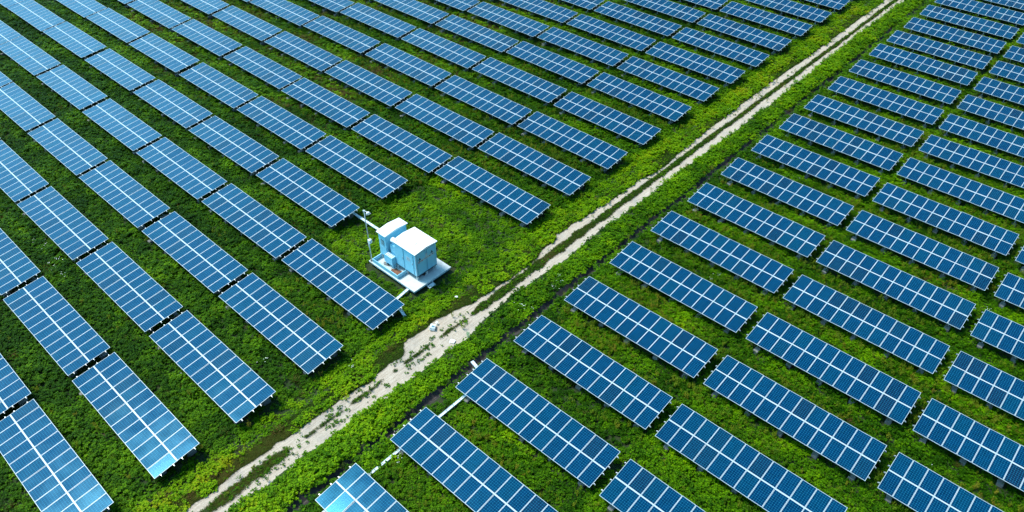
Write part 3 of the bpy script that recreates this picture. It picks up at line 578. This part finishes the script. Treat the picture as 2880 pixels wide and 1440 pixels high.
# -- leafy cover
x,y=candidates(20.0); d=dist(x,y)
corr=(x>-35.6)&(x<-26.3)
dens=np.clip(1.25-(d-55)/110,.42,1.)
clear=(x>-48)&(x<-35.4)&(y>26.5)&(y<41.5)
brown=np.clip((-x-54)/14,0,1)*np.clip((y-33-(-x-60).clip(-20,40)*-.05)/8,0,1)*np.clip((fbm(x,y,7,501)-.34)*5,0,1)      # drier far-left part of the field
for (cx_,cy_,r_) in [(-14.3,26.5,1.3),(-12.0,25.0,1.2),(-56.5,7.0,1.0),(-30+2.9,15.5,.5),(-10,45,1.2),(-24,51,1.0)]: brown=np.maximum(brown,.9*np.exp(-((x-cx_)**2+(y-cy_)**2)/r_**2))
dens=dens*np.where(corr|clear,1,1-.72*brown)
un=under(x,y); dens=np.where(un,dens*.45,dens)
i_,md_=track_fields(x,y)
keep=rng.random(len(x))<dens
keep&=~plat(x,y)&~nearfoot(x,y)
iw_=np.maximum(track_fields(x-.13,y)[0],track_fields(x+.13,y)[0]); keep&=~((iw_>.3)&(md_<.6))
keep&=~((md_>=.6)&(i_>.05)&(rng.random(len(x))<.0))
keep&=np.abs(x-DX)>.33+.30*(fbm(x*0,y,2.2,515)-.3)
patch=fbm(x,y,2.6,505); holes=fbm(x,y,1.3,520)
keep&=~((holes<.22)&~corr&~clear)
x,y,d,corr,clear,brown,un,md_,i_,patch=[a[keep] for a in (x,y,d,corr,clear,brown,un,md_,i_,patch)]
t=.25+.34*(patch-.5)*2*.7+.30*(fbm(x,y,.8,506)-.5)*2+.22*(fbm(x/4,y,1.6,507)-.5)*2+.07*rng.normal(size=len(x))
t=t-np.where(x<-47,.09,.0)+np.where(x>-27,.04,0)+np.clip((y-45)/60,0,1)*.08
t=t+np.where(clear,.17,0)
lime=corr&(x<-32.2)&(x>-34.9); t=t+np.where(lime,.34,0); t=t+np.where(corr&(x>-30)&(x<-28),.22,0)+np.where(corr&~lime&(x<-34.9),.12,0)
lowg=(x>-33.4)&(x<-31.9)&(i_<.05)&(fbm(x*0,y,5,530)>.58); t=t-np.where(lowg,.10,0)
t=t+brown*.25
sc=(.72+.5*rng.random(len(x)))*np.clip(.85+(d-60)/220,.85,1.25)*(.62+.85*patch)
sc=np.where(clear,sc*.72,sc); sc=np.where(corr&(x<-33),sc*.85,sc); sc=np.where(md_*i_>.3,sc*.50,sc); sc=np.where(lowg,sc*.45,sc); sc=np.where(un,sc*.8,sc)
sc=np.where(corr&(x>-29.9)&(x<-28.2),sc*1.15,sc)
P=np.stack([x,y,np.zeros_like(x)-.02],-1)
print('leafy',len(P))
scatter('leafy_ground_cover',P,sc,np.clip(t,0,1),s_leaf,5)
# -- upright yellow-green weeds, mostly between the rows on the right and far side
x,y=candidates(8); d=dist(x,y)
f=fbm(x/2,y,2.2,601)
wz=np.clip((x+62)/20,0.05,1)*np.clip((y-14)/25,0,1); wz=np.where((x>-36)&(x<-26),0,wz)
wz=np.where((x>-48)&(x<-35.4)&(y>26)&(y<42),.03,wz)
wz=np.maximum(wz,np.clip((-x-50)/20,0,1)*np.clip((y-40)/10,0,1)*.5)
wz=np.maximum(wz,np.clip(.5*(x>-26.3),0,1)); wz=np.maximum(wz,.06)
keep=(rng.random(len(x))<wz*np.clip((f-.33)*3.2,0,1))&~under(x,y)&~plat(x,y,.6)&~nearfoot(x,y)
x,y,f=x[keep],y[keep],f[keep]
print('weeds',len(x))
scatter('tall_yellow_weeds',np.stack([x,y,np.zeros_like(x)],-1),.6+.5*rng.random(len(x)),np.clip(.25+.6*fbm(x,y,5,611)+.12*rng.normal(size=len(x)),0,1),s_weed,3)
# -- dry grass in the far-left part and along bare spots
x,y=candidates(7); f=fbm(x,y,7,701); d=dist(x,y)
gz=np.clip((-x-52)/14,0,1)*np.clip((y-32)/8,0,1)*np.clip((fbm(x,y,7,501)-.30)*5,0,1)
i_,md_=track_fields(x,y)
gz=np.where((x>-35.6)&(x<-26.3),0,gz); gz=np.maximum(gz,.07*(fbm(x,y,3,720)>.62)); gz=np.where((i_>.02),.30*(md_*i_>.4),gz)
lowg=(x>-33.4)&(x<-31.9)&(i_<.05)&(fbm(x*0,y,5,530)>.56); gz=np.where(lowg,.9,gz)
keep=(rng.random(len(x))<gz)&~under(x,y)&~plat(x,y)&~nearfoot(x,y); x,y=x[keep],y[keep]
lowg=(x>-33.3)&(x<-29)
# short dark grass right beside the ruts and on the strip between them
n_x=260000; xe=rng.uniform(-33.6,-29.6,n_x); ye=rng.uniform(-5,150,n_x); ie,me_=track_fields(xe,ye)
ke=inview(xe,ye)&(((ie<.03)&(xe<-31.5)&(rng.random(n_x)<np.clip(1.1-ye/160,.25,1)*.8))|((ie>.3)&(me_>.55)&(rng.random(n_x)<np.interp(ye,[20,30],[.35,.6]))))
xe,ye=xe[ke],ye[ke]; ne=len(xe); n0=len(x)
x=np.concatenate([x,xe]); y=np.concatenate([y,ye]); lowg=np.concatenate([lowg,np.ones(ne,bool)])
print('grass',len(x))
scatter('dry_grass',np.stack([x,y,np.zeros_like(x)],-1),np.where(lowg,.42,1)*(.7+.6*rng.random(len(x))),np.clip(np.where(lowg,.12,.42)+.5*(fbm(x,y,4,711)-.5)*2+.1*rng.normal(size=len(x)),0,1),s_dry,3)
# -- sprigs on the sandy strip
x,y=candidates(9); i_,md_=track_fields(x,y)
sp_=np.where(y<30,.9,.06)*(fbm(x,y,.9,810)>.5)
keep=((i_>.05)&(md_<.6)&(np.abs(x+31.4)<.75)&(rng.random(len(x))<sp_*1.7))|((i_>.3)&(md_>.75)&(rng.random(len(x))<.8)); x,y=x[keep],y[keep]
scatter('track_weeds',np.stack([x,y,np.zeros_like(x)+.02],-1),.22+.38*rng.random(len(x)),.15+.3*rng.random(len(x)),s_leaf,5)
# -- white wildflowers
x,y=candidates(1.5); f=fbm(x,y,1.6,901)
hot=np.zeros(len(x))
for (cx,cy,rr_) in [(-26.0,18.9,1.1),(-25.6,12.9,.9),(-34.6,19.8,.8),(-28.6,33.5,1.0),(-62,9,1.5),(-66,12,1.5),(-28.9,38,1)]: hot=np.maximum(hot,np.exp(-((x-cx)**2+(y-cy)**2)/rr_**2))
keep=((rng.random(len(x))<hot*.8)|((f>.74)&(rng.random(len(x))<.05)))&~under(x,y)&~plat(x,y)&(track_fields(x,y)[0]<.05); x,y=x[keep],y[keep]
print('flowers',len(x))
scatter('white_wildflowers',np.stack([x,y,np.zeros_like(x)],-1),.7+.4*rng.random(len(x)),x*0,s_flow,2)
# one pale tall weed standing by the track
pw=stems('pale_weed',77,9,.12,.8,.06,plain('pale_green_stalks',(.28,.42,.22),.7),12,4); C.objects.link(pw); pw.location=(-29.75,28.0,0); tag(pw,'lone pale grey-green weed standing at the right edge of the track','weed')
